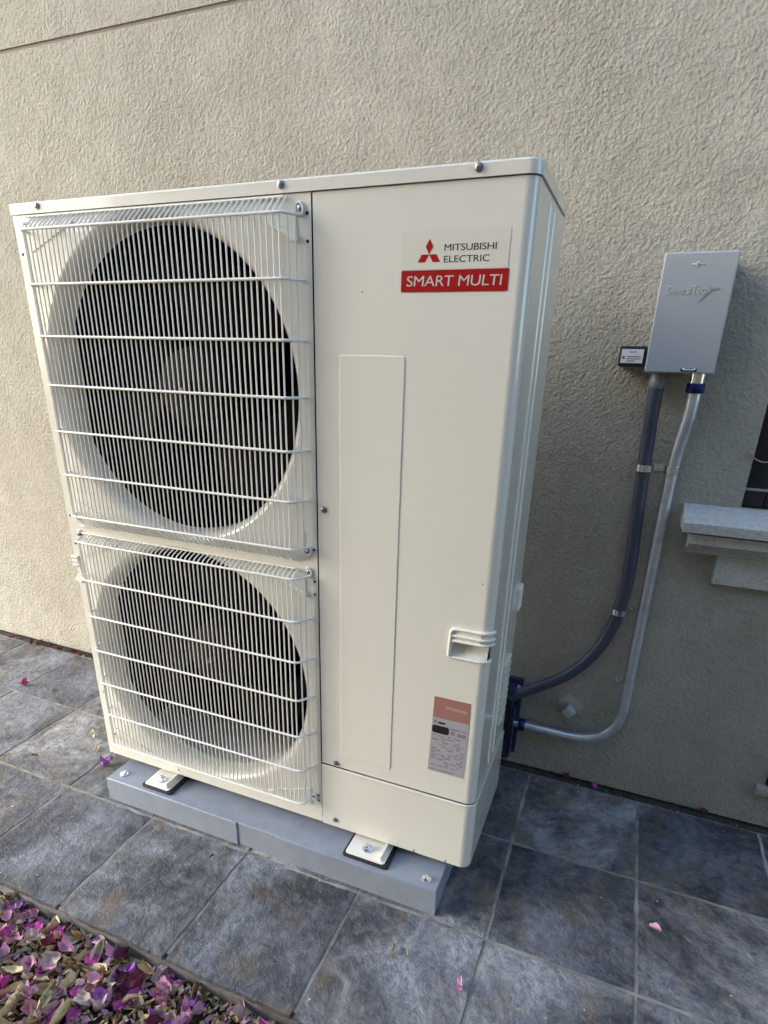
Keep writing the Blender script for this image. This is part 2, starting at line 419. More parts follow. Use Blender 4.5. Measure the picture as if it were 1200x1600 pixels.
# sill: sloped slab, moulding, apron
sl = obj('window_sill', prism([(0.462, 0.808), (0.60, 0.806), (0.60, 0.8555), (0.5538, 0.8555), (0.468, 0.838), (0.460, 0.830)], 1.3735, 2.70, 'X', 0.003), M['trim'], wall)
obj('moulding', prism([(0.482, 0.7995), (0.60, 0.7995), (0.60, 0.7445), (0.53, 0.7445), (0.523, 0.757), (0.496, 0.768), (0.482, 0.778)], 1.396, 2.68, 'X', 0.003), M['trim'], sl)
obj('apron', box(1.4685, 2.60, 0.532, 0.60, 0.6715, 0.744, 0.003), M['trim'], sl)
# low vent beside the window bay
vent = obj('crawl_vent', box(1.712, 2.10, YW-.006, YW+.02, 0.137, 0.315, .002), M['frame'], wall)
obj('vent_ledge', box(1.692, 2.12, YW-.018, YW+.02, 0.106, 0.134, .003), M['stucco'], vent)
for k in range(5):
    obj('slat', prism([(YW-.016, 0.152+k*.032), (YW-.004, 0.166+k*.032), (YW-.004, 0.169+k*.032), (YW-.016, 0.155+k*.032)], 1.722, 2.09, 'X'), M['frame'], vent)

# cord looped round the window jamb
cord = obj('cord', tube(catmull([(1.478, YW-.004, .985), (1.4875, YW-.006, .978), (1.4965, YW-.004, .969), (1.515, YW-.002, .963), (1.535, YW+.004, .968), (1.56, YW+.006, .985)], 6), .0017, 6), M['cord'])
tag(cord, 'thin tan cord hanging in a loop across the dark window jamb', 'cord')

# ------------------------------------------------------------------ pad
ZP = 0.0716
pad = empty('equipment_pad', (0.52, 0.15, 0))
padm = Matrix.Translation((-0.52, -0.15, 0))
PX0, PX1, PY0, PY1 = 0.0504, 0.9995, -0.069, 0.40
poly = [(PX0, PY0), (0.474, PY0), (0.4755, PY0+.0035), (0.5885, PY0+.0035), (0.590, PY0), (PX1, PY0), (PX1, PY1), (PX0, PY1)]
pb = prism(poly, 0.0015, ZP, 'Z', 0.004, 3, True); pb.transform(padm)
obj('pad_body', pb, M['pad'], pad)
def bolt(parent, x, y, z, r=.0075, name='anchor_bolt', washer=.0115):
    b = lathe([(washer, 0), (washer, .0018), (r, .002), (r, .002)], 20, 'Z', (x, y, z))
    h = lathe([(r, .0018), (r, .0075), (r*.85, .0085), (0, .0085)], 6, 'Z', (x, y, z)); join(b, h)
    return obj(name, b, M['bright'], parent)
for x, y in ((.0845, -.0386), (.9683, -.043), (.0845, .36), (.9683, .36)):
    bolt(pad, x-.52, y-.15, ZP)
tag(pad, 'low blue-grey equipment pad lying under the outdoor unit', 'pad')

# ------------------------------------------------------------------ outdoor unit
ZB, ZT = 0.0966, 1.4297
UX, UD = 1.05, 0.313
unit = empty('outdoor_unit', (0.525, 0.156, ZP)); UO = Vector((0.525, 0.156, ZP))
tag(unit, 'tall ivory outdoor heat pump unit with two wire-guarded fans', 'heat pump')
def U(name, bm_or_me, m, parent=None):
    """unit part given in world coordinates; origin of the unit at its base"""
    if isinstance(bm_or_me, bmesh.types.BMesh):
        bm_or_me.transform(Matrix.Translation(-UO))
    else:
        bm_or_me.transform(Matrix.Translation(-UO))
    return obj(name, bm_or_me, m, parent or unit)
FX = 0.339; FZ = (1.088, 0.441); RO, RI = 0.3185, 0.2985
SPLIT = 0.6825
# fan-side front panel with two bell mouths
def fan_panel():
    bm = bmesh.new(); n = 96; zmid = 0.7645
    for cz, z0, z1 in ((FZ[0], zmid, 1.4085), (FZ[1], ZB, zmid)):
        x0, x1 = 0.0, SPLIT
        angs = set(2*math.pi*k/n for k in range(n))
        for cx_, cz_ in ((x0, z0), (x1, z0), (x1, z1), (x0, z1)):
            a = math.atan2(cz_-cz, cx_-FX) % (2*math.pi)
            near = min(angs, key=lambda t: abs(t-a)); angs.discard(near); angs.add(a)
        angs = sorted(angs)
        def edge(a):
            c, s = math.cos(a), math.sin(a); t = 9
            if c > 1e-9: t = min(t, (x1-FX)/c)
            if c < -1e-9: t = min(t, (x0-FX)/c)
            if s > 1e-9: t = min(t, (z1-cz)/s)
            if s < -1e-9: t = min(t, (z0-cz)/s)
            return FX+c*t, cz+s*t
        outer = [bm.verts.new((edge(a)[0], 0, edge(a)[1])) for a in angs]
        prof = [(RO, 0.0)]
        for k in range(1, 9):
            t = R(90*k/8); prof.append((RO-(RO-RI)*math.sin(t), (1-math.cos(t))*0.034))
        prof += [(RI-.001, .050)]
        rings = [outer]
        for r, y in prof: rings.append([bm.verts.new((FX+math.cos(a)*r, y, cz+math.sin(a)*r)) for a in angs])
        m_ = len(angs)
        for A_, B_ in zip(rings, rings[1:]):
            for k in range(m_): bm.faces.new((A_[k], A_[(k+1) % m_], B_[(k+1) % m_], B_[k]))
    bmesh.ops.remove_doubles(bm, verts=bm.verts, dist=1e-5)
    bmesh.ops.recalc_face_normals(bm, faces=bm.faces)
    return smooth(bm, 40)
fp = U('fan_panel', fan_panel(), M['ivory'])
# pressed corner plates round the bell mouths
for cz in FZ:
    for sx in (-1, 1):
        for sz in (-1, 1):
            ex = 0.302 if sx < 0 else 0.316
            top = cz+sz*0.304 if cz > .7 else cz+sz*0.30
            pts = [(FX+sx*ex, top), (FX+sx*(ex-.125), top), (FX+sx*ex, top-sz*.050)]
            if sx*sz < 0: pts = pts[::-1]
            U('corner_plate', prism(pts, -.0022, .001, 'Y'), M['ivory'], fp)
# shell
sh = bmesh.new()
box(0.0, 0.003, 0.0025, UD, ZB, 1.4085, bm=sh)
U('side_panel', sh, M['ivory'])
U('back_panel', box(0.0035, UX-.004, UD-.004, UD, ZB+.002, 1.4085), M['ivory'])
U('base_tray', box(0.004, UX-.006, 0.004, UD-.005, ZB, ZB+.012), M['ivory'])
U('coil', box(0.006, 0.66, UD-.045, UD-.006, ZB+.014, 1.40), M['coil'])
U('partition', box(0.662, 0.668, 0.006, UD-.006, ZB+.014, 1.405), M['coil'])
U('inner_lining', box(0.0045, 0.0065, 0.11, UD-.047, ZB+.014, 1.40), M['coil'])  # black sheets added so the casing interior reads as shaded
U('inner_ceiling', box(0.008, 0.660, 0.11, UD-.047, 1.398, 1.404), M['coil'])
# service panel, wrapping round the right corner
def wrap(x0, r, off, z0, z1, bev):
    xr = UX+off; yf = -off; rr = r+off; out = [(x0, yf)]
    for k in range(0, 9):
        a = R(-90+90*k/8); out.append((xr-rr+rr*math.cos(a), yf+rr+rr*math.sin(a)))
    out += [(xr, UD-.002), (xr-.004, UD-.002)]
    for k in range(8, -1, -1):
        a = R(-90+90*k/8); q = rr-.004; out.append((xr-rr+q*math.cos(a), yf+rr+q*math.sin(a)))
    out.append((x0, yf+.004))
    return prism(out, z0, z1, 'Z', bev, 2)
svc = U('service_panel', wrap(0.6855, 0.020, 0.0, 0.2745, 1.4085, 0.0012), M['ivory'])
kick = U('kick_panel', wrap(0.6855, 0.020, 0.0035, ZB, 0.2725, 0.0016), M['ivory'])
U('kick_lip', box(0.690, UX-.022, -.0048, -.0036, .2655, .2712, .0005, 1), M['ivory'], kick)
U('seam', box(0.6828, 0.6852, 0.0035, 0.006, ZB, 1.408), M['hole'])
# pressed field of the service panel
U('pressed_field', prism(rrect(0.7335, 0.8570, 0.309, 1.1645, 0.006), 0.001, -0.0014, 'Y', 0.0018, 4, True), M['ivory'])
# vertical ribs on the right side
for y in (0.128, 0.178):
    U('side_rib', prism([(UX-.001, y-.006), (UX+.0022, y-.0025), (UX+.0022, y+.0025), (UX-.001, y+.006)], .30, 1.395, 'Z'), M['ivory'])
# louvres
for k in range(9):
    z = .365+k*.0185
    U('louvre', prism([(.185, z), (.250, z+.006), (.250, z+.0135), (.185, z+.0105)], UX-.001, UX+.0085, 'X', .0025, 2), M['ivory'])
# lid
def lid():
    x0, x1, y0, y1 = -.003, UX+.003, -.003, UD+.002; r = .021; out = []
    for cx_, cy_, a0 in ((x1-r, y1-r, 0), (x0+.006, y1-.006, 90), (x0+.003, y0+.003, 180), (x1-r, y0+r, 270)):
        q = r if a0 in (0, 270) else (.006 if a0 == 90 else .003)
        for k in range(7): a = R(a0+90*k/6); out.append((cx_+q*math.cos(a), cy_+q*math.sin(a)))
    return prism(out, 1.4095, ZT, 'Z', .004, 3, True)
ld = U('lid', lid(), M['ivory'])
def screw(parent, x, z, y=-.0005, r=.0052, name='screw'):
    b = lathe([(r*1.25, 0), (r*1.25, -.0012), (r, -.0014), (r*.92, -.0036), (r*.55, -.0046), (0, -.0046)], 14, 'Y', (x, y, z))
    s1 = box(x-r*.6, x+r*.6, y-.0052, y-.0044, z-r*.12, z+r*.12); join(b, s1)
    return U(name, b, M['zinc'], parent)
for x in (.075, .6283, .961): screw(ld, x, 1.4215, -.003)
for x, z in ((.6985, .8833), (.7215, .2847)): screw(None, x, z)
screw(kick, .7205, .1185, -.0035)
def hole(x, z, r=.0028): U('screw_hole', lathe([(r, -.0003), (r, -.0006), (0, -.0006)], 12, 'Y', (x, 0, z)), M['hole'])
for x, z in ((.675, 1.3794), (.675, 1.339), (.0098, 1.34), (.675, .797), (.675, .728), (.675, .700), (.010, .79), (.012, .72), (.674, .175), (.674, .158), (.018, .30)): hole(x, z)
for x, z in ((.776, 1.262), (1.024, .7805)): U('paint_nick', lathe([(.0013, 0.0), (.0013, -.0002), (0, -.0002)], 8, 'Y', (x, 0, z)), M['hole'])
for x in (.922, .998): U('drain_slit', box(x, x+.002, -.0042, -.0034, ZB+.0005, ZB+.009), M['hole'], kick)
# rear pull handle at the back edge of the right side
U('rear_handle', prism(rrect(.272, .31, .622, .684, .008), UX-.001, UX+.008, 'X', .003, 2), M['ivory2'])
# corner grab handles: lip, two ribs and a scooped pocket
def grab_path(z, out, x0=.972):
    q = [(x0, -out, z)]; rr = .020+out
    for k in range(7): a = R(-90+80*k/6); q.append((UX-.020+rr*math.cos(a), .020+rr*math.sin(a), z))
    return q
gx0, gx1, gz0, gz1 = .9755, UX+.01, .6215, .6545
cut = obj('cutter', box(gx0, gx1, -.01, .024, gz0, gz1))
mod = svc.modifiers.new('cut', 'BOOLEAN'); mod.operation = 'DIFFERENCE'; mod.object = cut; mod.solver = 'EXACT'
bpy.context.view_layer.update()
me_cut = bpy.data.meshes.new_from_object(svc.evaluated_get(bpy.context.evaluated_depsgraph_get()))
svc.modifiers.clear(); svc.data = me_cut; bpy.data.objects.remove(cut, do_unlink=True)
pk = bmesh.new(); pr = [(-.002, .6195), (.004, .6225), (.012, .630), (.0195, .639), (.0225, .648), (.0225, .6545), (.001, .6548)]
pr3 = [[pk.verts.new((x, y, z)) for y, z in pr] for x in (gx0-.001, gx0+.03, UX-.020, UX-.006)]
# the scoop follows the rounded corner at its right end
for (y, z), v in zip(pr, pr3[-1]):
    v.co.y = y+.010 if y < .012 else y+.002
for a_, b_ in zip(pr3, pr3[1:]):
    for i in range(len(pr)-1): pk.faces.new((a_[i], a_[i+1], b_[i+1], b_[i]))
pk.faces.new(pr3[0]); pk.faces.new(pr3[-1][::-1])
bmesh.ops.recalc_face_normals(pk, faces=pk.faces); smooth(pk, 50)
gh = U('grab_handle', pk, M['ivory2'])
fr = [(.9705, -.003, .6225), (.9715, -.004, .652), (.9725, -.004, .677), (.978, -.004, .6825)] + grab_path(.6825, .0035, .985)
U('frame', tube(fillet(fr, .004, 3), .0034, 8), M['ivory2'], gh)
U('plate', box(.974, UX-.019, -.0022, .001, .6555, .6835, .0008, 1), M['ivory2'], gh)
for z in (.668, .6575): U('rib', tube(grab_path(z, .0035, .9755), .0031, 8), M['ivory2'], gh)
lipz = grab_path(.6205, .001, .973); U('lip', tube(lipz, .0028, 8), M['ivory2'], gh)
# left grab handle, seen edge-on
gl = U('grab_handle', tube(fillet([(-.004, .07, .686), (-.006, .004, .686), (-.003, -.004, .686), (.014, -.003, .685)], .006, 4), .0042, 8), M['ivory2'])
for z in (.6745, .664): U('rib', tube(fillet([(-.004, .07, z), (-.006, .004, z), (-.003, -.004, z), (.013, -.003, z)], .006, 4), .0038, 8), M['ivory2'], gl)
U('frame', tube(fillet([(.014, -.003, .684), (.017, -.003, .66), (.021, -.003, .630)], .004, 3), .0026, 8), M['ivory2'], gl)
U('scoop', prism([(-.008, .622), (.002, .618), (.016, .619), (.020, .628), (.006, .631), (-.004, .634)], -.005, .06, 'Y', .002, 2), M['ivory2'], gl)

# fans
def make_fan(cz):
    hub = lathe([(0, .062), (.018, .0625), (.020, .068), (.070, .072), (.082, .082), (.086, .110), (.086, .19), (0, .19)], 40, 'Y', (FX, 0, cz))
    f = U('fan', hub, M['fan'])
    U('hub_nut', lathe([(.0075, .0615), (.0075, .052), (.005, .048), (0, .048)], 6, 'Y', (FX, 0, cz)), M['zinc'], f)
    for b in range(3):
        bm = bmesh.new(); g = {}; nr, na = 7, 8
        for i in range(nr+1):
            r = .082+(.262-.082)*i/nr
            span = R(62)+R(26)*i/nr; lead = R(18)*(i/nr)**2
            for j in range(na+1):
                t = j/na; a = R(120*b+20)+lead+span*t
                y = .165-.075*t-.012*math.sin(math.pi*t)
                g[i, j] = bm.verts.new((FX+math.cos(a)*r, y, cz+math.sin(a)*r))
        for i in range(nr):
            for j in range(na): bm.faces.new((g[i, j], g[i+1, j], g[i+1, j+1], g[i, j+1]))
        bmesh.ops.solidify(bm, geom=list(bm.faces), thickness=.003)
        U('blade', smooth(bm, 40), M['fan'], f)
for cz in FZ: make_fan(cz)

# wire guards
YG = -0.035
def guard(ztop, zends, zbot, zbend_lo, crossz):
    """vertical wires hang from zends (at the panel) over ztop (front) down to zbot"""
    cx = .35
    root = U('fan_guard', tube([(.042, -.0035, zends), (.632, -.0035, zends)], .0021, 8), M['wire'])
    nW = 50; pitch = (.6385-.0615)/(nW-1)
    if zbend_lo is not None:
        path = fillet([(0, -.003, zends), (0, YG+.0038, ztop+.002), (0, YG+.0036, (ztop+zbot)/2), (0, YG+.0038, zbot-.002), (0, -.003, zbend_lo)], .012, 4)
        obj_low = U('rail', tube([(.042, -.0035, zbend_lo), (.632, -.0035, zbend_lo)], .0019, 8), M['wire'], root)
    else:
        path = fillet([(0, -.003, zends), (0, YG+.0038, ztop+.002), (0, YG+.0036, (ztop+zbot)/2), (0, YG+.0038, zbot)], .012, 4)
    bmw = tube(path, .00155, 6); bmw.transform(Matrix.Translation((0, -UO.y, -UO.z)))
    me = bpy.data.meshes.new('wire'); bmw.to_mesh(me); bmw.free(); me.materials.append(M['wire'])
    for k in range(nW):
        obj('wire', me, M['wire'], root, loc=(.0615+k*pitch-UO.x, 0, 0))
    # wires on the sloped ends
    for x, y in ((.0505, YG+.010), (.0425, YG+.022), (.6515, YG+.010), (.659, YG+.022)):
        U('wire', tube([(x, y, zbot), (x, y, ztop)], .00165, 6), M['wire'], root)
    for z in crossz:
        U('cross_wire', tube(fillet([(.0335, .001, z), (.0545, YG, z), (.6455, YG, z), (.6665, .001, z)], .010, 4), .0026, 8), M['wire'], root)
    # screwed eyelets at the corners
    ez = [(ztop, .012), (zbot, -.012 if zbend_lo is not None else .008)]
    for z, dz in ez:
        for x in (.0335, .6625):
            s = 1 if x > .3 else -1
            lp = [(x-s*.004, -.002, z), (x+s*.0045, -.003, z+dz*.15), (x+s*.006, -.003, z+dz*.9), (x, -.003, z+dz*1.5), (x-s*.006, -.003, z+dz*1.35)]
            U('eyelet', tube(catmull(lp, 4), .0022, 7), M['wire'], root)
            screw(root, x, z+dz*.8, -.0005, .0048)
    return root
up_z = [1.377-k*.09583 for k in range(7)]
lo_z = [.739-k*.096 for k in range(7)]
guard(1.377, 1.4045, .802, .7697, up_z)
guard(.739, .7515, .163, None, lo_z)
# pale wedges standing in for the highlight on the fan-panel corners
for z in (1.372, .727):
    U('corner_highlight', prism([(.600, z), (.655, z-.022), (.659, z-.032), (.650, z-.034), (.636, z-.024), (.606, z-.008)], -.009, -.0005, 'Y', .002, 2), M['ivory2'])

# feet
for x0, x1 in ((.168, .250), (.769, .868)):
    zf = ZP+.0065
    ft = U('foot', prism(rrect(x0, x1, -.052, .30, .007), zf, zf+.0035, 'Z', .0012, 2), M['ivory2'])
    U('foot_web', box(x1-.0125, x1-.009, -.046, .30, zf+.004, ZB-.0005), M['ivory2'], ft)
    U('foot_web', box(x0+.012, x0+.0155, .012, .30, zf+.004, ZB-.0005), M['ivory2'], ft)
    U('rubber_mat', prism(rrect(x0-.006, x1+.010, -.057, .31, .008), ZP+.0003, zf-.0003, 'Z', .001, 1), M['rubber'], ft)
    cxf = (x0+x1)/2-.004
    b = lathe([(.0125, 0), (.0125, .002), (.0085, .0022), (.0085, .0022)], 20, 'Z', (cxf, -.024, zf+.0036)); join(b, lathe([(.0085, .0018), (.0085, .0095), (.007, .011), (0, .011)], 6, 'Z', (cxf, -.024, zf+.0036)))
    join(b, lathe([(.0042, .009), (.0042, .017), (0, .0175)], 12, 'Z', (cxf, -.024, zf+.0036)))
    U('foot_bolt', b, M['bright'], ft)
U('tray_rivet', lathe([(.004, 0), (.003, -.002), (0, -.0026)], 12, 'Y', (.243, -.0005, .112)), M['ivory2'])

# brand sticker on the service panel
st = U('brand_sticker', prism(rrect(.8445, 1.0165, 1.2920, 1.3458, .002, 3), .0006, -.0006, 'Y'), M['clear'])
rd = U('red_band', prism(rrect(.8450, 1.0185, 1.2605, 1.2911, .0015, 3), .0006, -.0009, 'Y'), M['red'], st)
U('lettering', text_mesh('lettering', 'SMART MULTI', .8545, 1.0095, 1.2685, 1.2835, -.00095, 0.06, .0002, 0.0, .96), M['silver'], rd)
U('lettering', text_mesh('lettering', 'MITSUBISHI', .9150, .9965, 1.3170, 1.3262, -.00065, 0.0, .0002, 0.0, .97), M['ink'], st)
U('lettering', text_mesh('lettering', 'ELECTRIC', .9150, .9870, 1.3012, 1.3104, -.00065, 0.0, .0002, 0.0, .97), M['ink'], st)
s_ = .0123; ccx, ccz = .8905, 1.3130
for k in range(3):
    a = R(90+120*k); d = lambda t, L: (ccx+math.cos(t)*L, ccz+math.sin(t)*L)
    pts = [(ccx, ccz), d(a-R(30), s_), d(a, 2*s_*math.cos(R(30))), d(a+R(30), s_)]
    U('emblem', prism(pts, -.0004, -.0009, 'Y'), M['red'], st)
# nameplate
npl = U('nameplate', prism([(.9425, .3385), (1.0222, .3385), (1.0245, .4740), (.9460, .4740)], .0006, -.0006, 'Y'), M['plate'])
U('warning_strip', prism([(.9462, .4745), (1.0238, .4745), (1.0235, .5235), (.9472, .5235)], .0006, -.0006, 'Y'), M['pink'], npl)
U('strip_print', prism([(.972, .500), (1.018, .4975), (1.018, .5035), (.972, .506)], -.0003, -.0008, 'Y'), M['platepink'], npl)
U('marker_patch', prism(rrect(.9465, .983, .4370, .4555, .005), -.0004, -.0010, 'Y'), M['ink'], npl)
for k in range(3):
    a = R(90+120*k); q = .0042; px_, pz_ = .9525, .4635
    d = lambda t, L: (px_+math.cos(t)*L, pz_+math.sin(t)*L)
    U('emblem', prism([(px_, pz_), d(a-R(30), q*.58), d(a, q), d(a+R(30), q*.58)], -.0004, -.0009, 'Y'), M['ink'], npl)
rp = random.Random(3)
def dash(x0, x1, z, h, m): U('print_line', prism([(x0, z), (x1, z), (x1, z+h), (x0, z+h)], -.0004, -.0008, 'Y'), m, npl)
dash(.959, .974, .4605, .0048, M['ink']); dash(.986, 1.006, .4520, .0032, M['plateink']); dash(1.009, 1.019, .4515, .0026, M['plateink'])
dash(.987, .995, .440, .0085, M['plateink']); dash(1.001, 1.019, .4385, .008, M['plateink'])
for r in range(15):
    z = .4300-r*.0054; x = .9475
    while x < 1.016:
        L = rp.uniform(.005, .017)
        if rp.random() < .62: dash(x, min(x+L, 1.018), z, rp.uniform(.0016, .0030), M['plateink'])
        x += L+rp.uniform(.002, .008)
dash(.9445, 1.000, .3425, .0022, M['plateink'])

# ------------------------------------------------------------------ disconnect box
db = empty('disconnect_box', (1.3025, YW, 1.1435)); DO = Vector((1.3025, YW, 1.1435))
tag(db, 'grey metal electrical disconnect box mounted on the stucco wall', 'electrical box')
def P(root, org):
    def f(name, bm, m, parent=None):
        (bm.transform(Matrix.Translation(-org)))
        return obj(name, bm, m, parent or root)
    return f
D = P(db, DO)
D('case', box(1.2375, 1.3670, .482, YW-.001, 1.1460, 1.3640, .003), M['boxgrey2'])
cv = D('cover', box(1.2345, 1.3695, .470, .4815, 1.1435, 1.3690, .0035, 3), M['boxgrey'])
D('hood', box(1.2345, 1.3695, .482, .505, 1.3645, 1.3690, .0015), M['boxgrey'], cv)
D('latch', tube(fillet([(1.3085, .4685, 1.1525), (1.312, .466, 1.1505), (1.328, .466, 1.1505), (1.3315, .4685, 1.1525)], .003, 3), .0022, 8), M['bright'], cv)
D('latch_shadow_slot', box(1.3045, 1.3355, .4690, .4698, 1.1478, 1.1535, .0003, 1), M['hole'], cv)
D('lettering', text_mesh('lettering', 'DiversiTech', 1.2500, 1.3275, 1.2935, 1.3085, .4698, 0.06, .0008, 0.0, .95), M['silver'], cv)
D('emblem', prism([(1.3120, 1.2800), (1.3295, 1.2995), (1.3270, 1.3060), (1.3290, 1.3065), (1.3465, 1.3030), (1.3315, 1.2985), (1.3125, 1.2795)], .4699, .4689, 'Y'), M['boxgrey2'], cv)
D('slot_mark', box(1.2870, 1.3110, .4692, .4699, 1.3455, 1.3480, .0003, 1), M['silver'], cv)
D('slot_mark', box(1.2955, 1.3010, .4692, .4699, 1.3420, 1.3515, .0003, 1), M['silver'], cv)

# surge protector on the box's left
sp = empty('surge_protector', (1.205, YW, 1.154)); S_ = P(sp, Vector((1.205, YW, 1.154)))
tag(sp, 'small black surge protector with white printed label left of the grey box', 'surge protector')
S_('case', box(1.1775, 1.2335, .500, YW-.001, 1.1535, 1.1955, .003), M['black'])
lb = S_('label_plate', box(1.1820, 1.2270, .4990, .4998, 1.1610, 1.1895), M['label'])
S_('lettering', text_mesh('lettering', 'Sycom', 1.1975, 1.2135, 1.1815, 1.1865, .4988, .05, .0002), M['blueink'], lb)
S_('print_dot', lathe([(.0033, .4989), (.0033, .4986), (0, .4986)], 12, 'Y', (1.1870, 0, 1.1725)), M['redink'], lb)
for k in range(3): S_('print_line', box(1.1945, 1.1945+(.028 if k < 2 else .018), .4986, .4989, 1.1735-k*.0045, 1.1752-k*.0045), M['plateink'], lb)
S_('nipple', lathe([(.0085, 1.2337), (.0085, 1.2373)], 12, 'X', (0, .525, 1.175)), M['black'])

# ------------------------------------------------------------------ conduits
YC = YW-.026
fc = empty('flexible_conduit', (1.2665, YW, 1.14)); F_ = P(fc, Vector((1.2665, YW, 1.14)))
tag(fc, 'dark slate-grey flexible conduit curving from the grey box down behind the unit', 'conduit')
flexpts = [(1.2665, .517, 1.125), (1.2668, .520, 1.06), (1.2695, YC, .994), (1.2737, YC, .875), (1.2787, YC, .781), (1.2825, YC, .699), (1.2815, YC, .613), (1.2665, YC, .510), (1.2325, YC-.002, .427), (1.1830, YC-.006, .362), (1.1196, YC-.012, .314), (1.0522, YC-.02, .272), (1.000, YC-.03, .245), (.95, YC-.05, .235), (.90, .40, .24)]
fl = resample(catmull(flexpts, 12), .0033)
F_('tube', tube(fl, .0152, 14, True, lambda i: .0153+(.0004 if i % 2 else -.0002)), M['flex'])
F_('connector', lathe([(.017, 1.145), (.017, 1.128), (.0185, 1.126), (.0185, 1.115), (.0150, 1.110)], 12, 'Z', (1.2665, .517, 0)), M['flexfit'])

mc = empty('metal_conduit', (1.3437, YW, 1.14)); E_ = P(mc, Vector((1.3437, YW, 1.14)))
tag(mc, 'shiny galvanized metal conduit bending from the grey box to the junction box', 'conduit')
emt = fillet([(1.3437, .513, 1.125), (1.3445, .513, 1.065), (1.3325, YC, .955), (1.3330, YC, .62), (1.3370, YC, .160), (1.062, YC, .161)], [.05, .07, .1, .19], 14)
E_('tube', tube(emt, .0136, 16), M['steel'])
E_('connector', lathe([(.0155, 1.145), (.0155, 1.124)], 16, 'Z', (1.3437, .513, 0)), M['bright'])
E_('compression_nut', lathe([(.0175, 1.1235), (.0187, 1.120), (.0187, 1.106), (.0160, 1.103)], 8, 'Z', (1.3437, .513, 0)), M['navyfit'])
E_('compression_nut', lathe([(.0175, 1.064), (.0187, 1.067), (.0187, 1.080), (.0160, 1.083)], 8, 'X', (0, YC, .161)), M['navyfit'])
E_('connector', lathe([(.0125, 1.050), (.0125, 1.0638)], 14, 'X', (0, YC, .161)), M['bright'])
E_('locknut', lathe([(.020, 1.0455), (.020, 1.0498)], 10, 'X', (0, YC, .161)), M['brass'])

def strap(cx, cz, r, side, lab, axis_tilt=0.0, m='bright'):
    t = empty('pipe_strap', (cx, YW, cz)); Q = P(t, Vector((cx, YW, cz))); wd = .0078
    bm = bmesh.new(); prof = []
    for k in range(13):
        a = R(200-k*220/12) if side > 0 else R(-20+k*220/12)
        prof.append((cx+math.cos(a)*(r+.0026), YC-math.sin(a)*(r+.0026)))
    prof += [(cx+side*(r+.004), YW-.002), (cx+side*(r+.019), YW-.002)]
    lo = [bm.verts.new((x, y, cz-wd)) for x, y in prof]; hi = [bm.verts.new((x, y, cz+wd)) for x, y in prof]
    for i in range(len(prof)-1): bm.faces.new((lo[i], lo[i+1], hi[i+1], hi[i]))
    bmesh.ops.recalc_face_normals(bm, faces=bm.faces)
    bmesh.ops.solidify(bm, geom=list(bm.faces), thickness=.0016)
    Q('band', smooth(bm, 40), M[m])
    Q('strap_screw', lathe([(.0052, YW-.0025), (.0052, YW-.0075), (0, YW-.008)], 6, 'Y', (cx+side*(r+.0125), 0, cz)), M['bright'])
    tag(t, lab, 'pipe strap', 'straps holding the conduits to the wall')
strap(1.2725, .9340, .0156, 1, 'shiny strap on the dark conduit, the upper of its two straps')
strap(1.2785, .5660, .0156, 1, 'shiny strap on the dark conduit where it starts to curve')
strap(1.3325, .9340, .0138, -1, 'pale metal strap on the silver conduit level with the window')
strap(1.3350, .3580, .0138, -1, 'dull metal strap on the silver conduit just above its bend', m='steel')

# junction box behind the unit's right edge
jb = empty('junction_box', (1.0, YW, .05)); J_ = P(jb, Vector((1.0, YW, .05)))
tag(jb, 'dark navy metal junction box on the wall behind the unit', 'junction box')
J_('case', box(.930, 1.0450, .492, YW-.001, .052, .290, .003), M['navy'])
J_('flange', box(.925, 1.0610, .540, YW-.0005, .048, .303, .002), M['navy'])
J_('cover', box(.928, 1.0470, .484, .4915, .120, .262, .003), M['black'])
J_('cover_lip', box(1.0475, 1.052, .49, .535, .060, .225, .0015), M['navy'])
J_('clip_plate', box(1.0462, 1.0555, .512, .539, .262, .285, .001), M['boxgrey'])

# square-headed pipe plug
pp = empty('pipe_plug', (1.196, YW, .243)); Q_ = P(pp, Vector((1.196, YW, .243)))
tag(pp, 'square-headed grey pipe plug sticking out of the wall between the conduits', 'pipe plug')
Q_('collar', lathe([(.036, YW+.002), (.034, YW-.004), (.027, YW-.007), (.026, YW-.012), (.021, YW-.014), (0, YW-.014)], 24, 'Y', (1.196, 0, .243)), M['stucco'])
hd = box(-.0145, .0145, -.030, 0, -.0145, .0145, .0028); hd.transform(Matrix.Translation((1.196, YW-.0135, .243)) @ Matrix.Rotation(R(38), 4, 'Y'))
Q_('head', hd, M['plug'])

# ------------------------------------------------------------------ fallen bracts, leaves and litter
def bract_mesh(name, L, W, curl, cup, seed, point=1.0):
    rnd = random.Random(seed); bm = bmesh.new(); g = {}; nl, nw = 8, 6
    ph = rnd.random()*40; fold = rnd.uniform(-.15, .55); tw = rnd.uniform(-.5, .5)
    for i in range(nl+1):
        t = i/nl; wd = W*math.sin(math.pi*min(1, (t*.93+.05))**.72)**(.55 if point < 1.5 else .8)*(1-.12*t*point)
        for j in range(nw+1):
            s = j/nw*2-1
            x = (t-.5)*L; y = s*wd*.5*(1-.25*abs(fold))+noise.noise(Vector((t*4, ph, s)))*W*.08
            z = cup*W*(s*s)*.6 + curl*L*((t-.5)**2)*1.6 + noise.noise(Vector((t*2.6+ph, s*1.7, ph)))*L*.27 + abs(s)*fold*W*.5 + tw*(t-.5)*s*W*.6
            g[i, j] = bm.verts.new((x, y, z))
    for i in range(nl):
        for j in range(nw): bm.faces.new((g[i, j], g[i+1, j], g[i+1, j+1], g[i, j+1]))
    bmesh.ops.remove_doubles(bm, verts=bm.verts, dist=.0003)
    for f in bm.faces: f.smooth = True
    return bm
def mesh_of(bm, name):
    me = bpy.data.meshes.new(name); bm.to_mesh(me); bm.free(); return me
BR = []
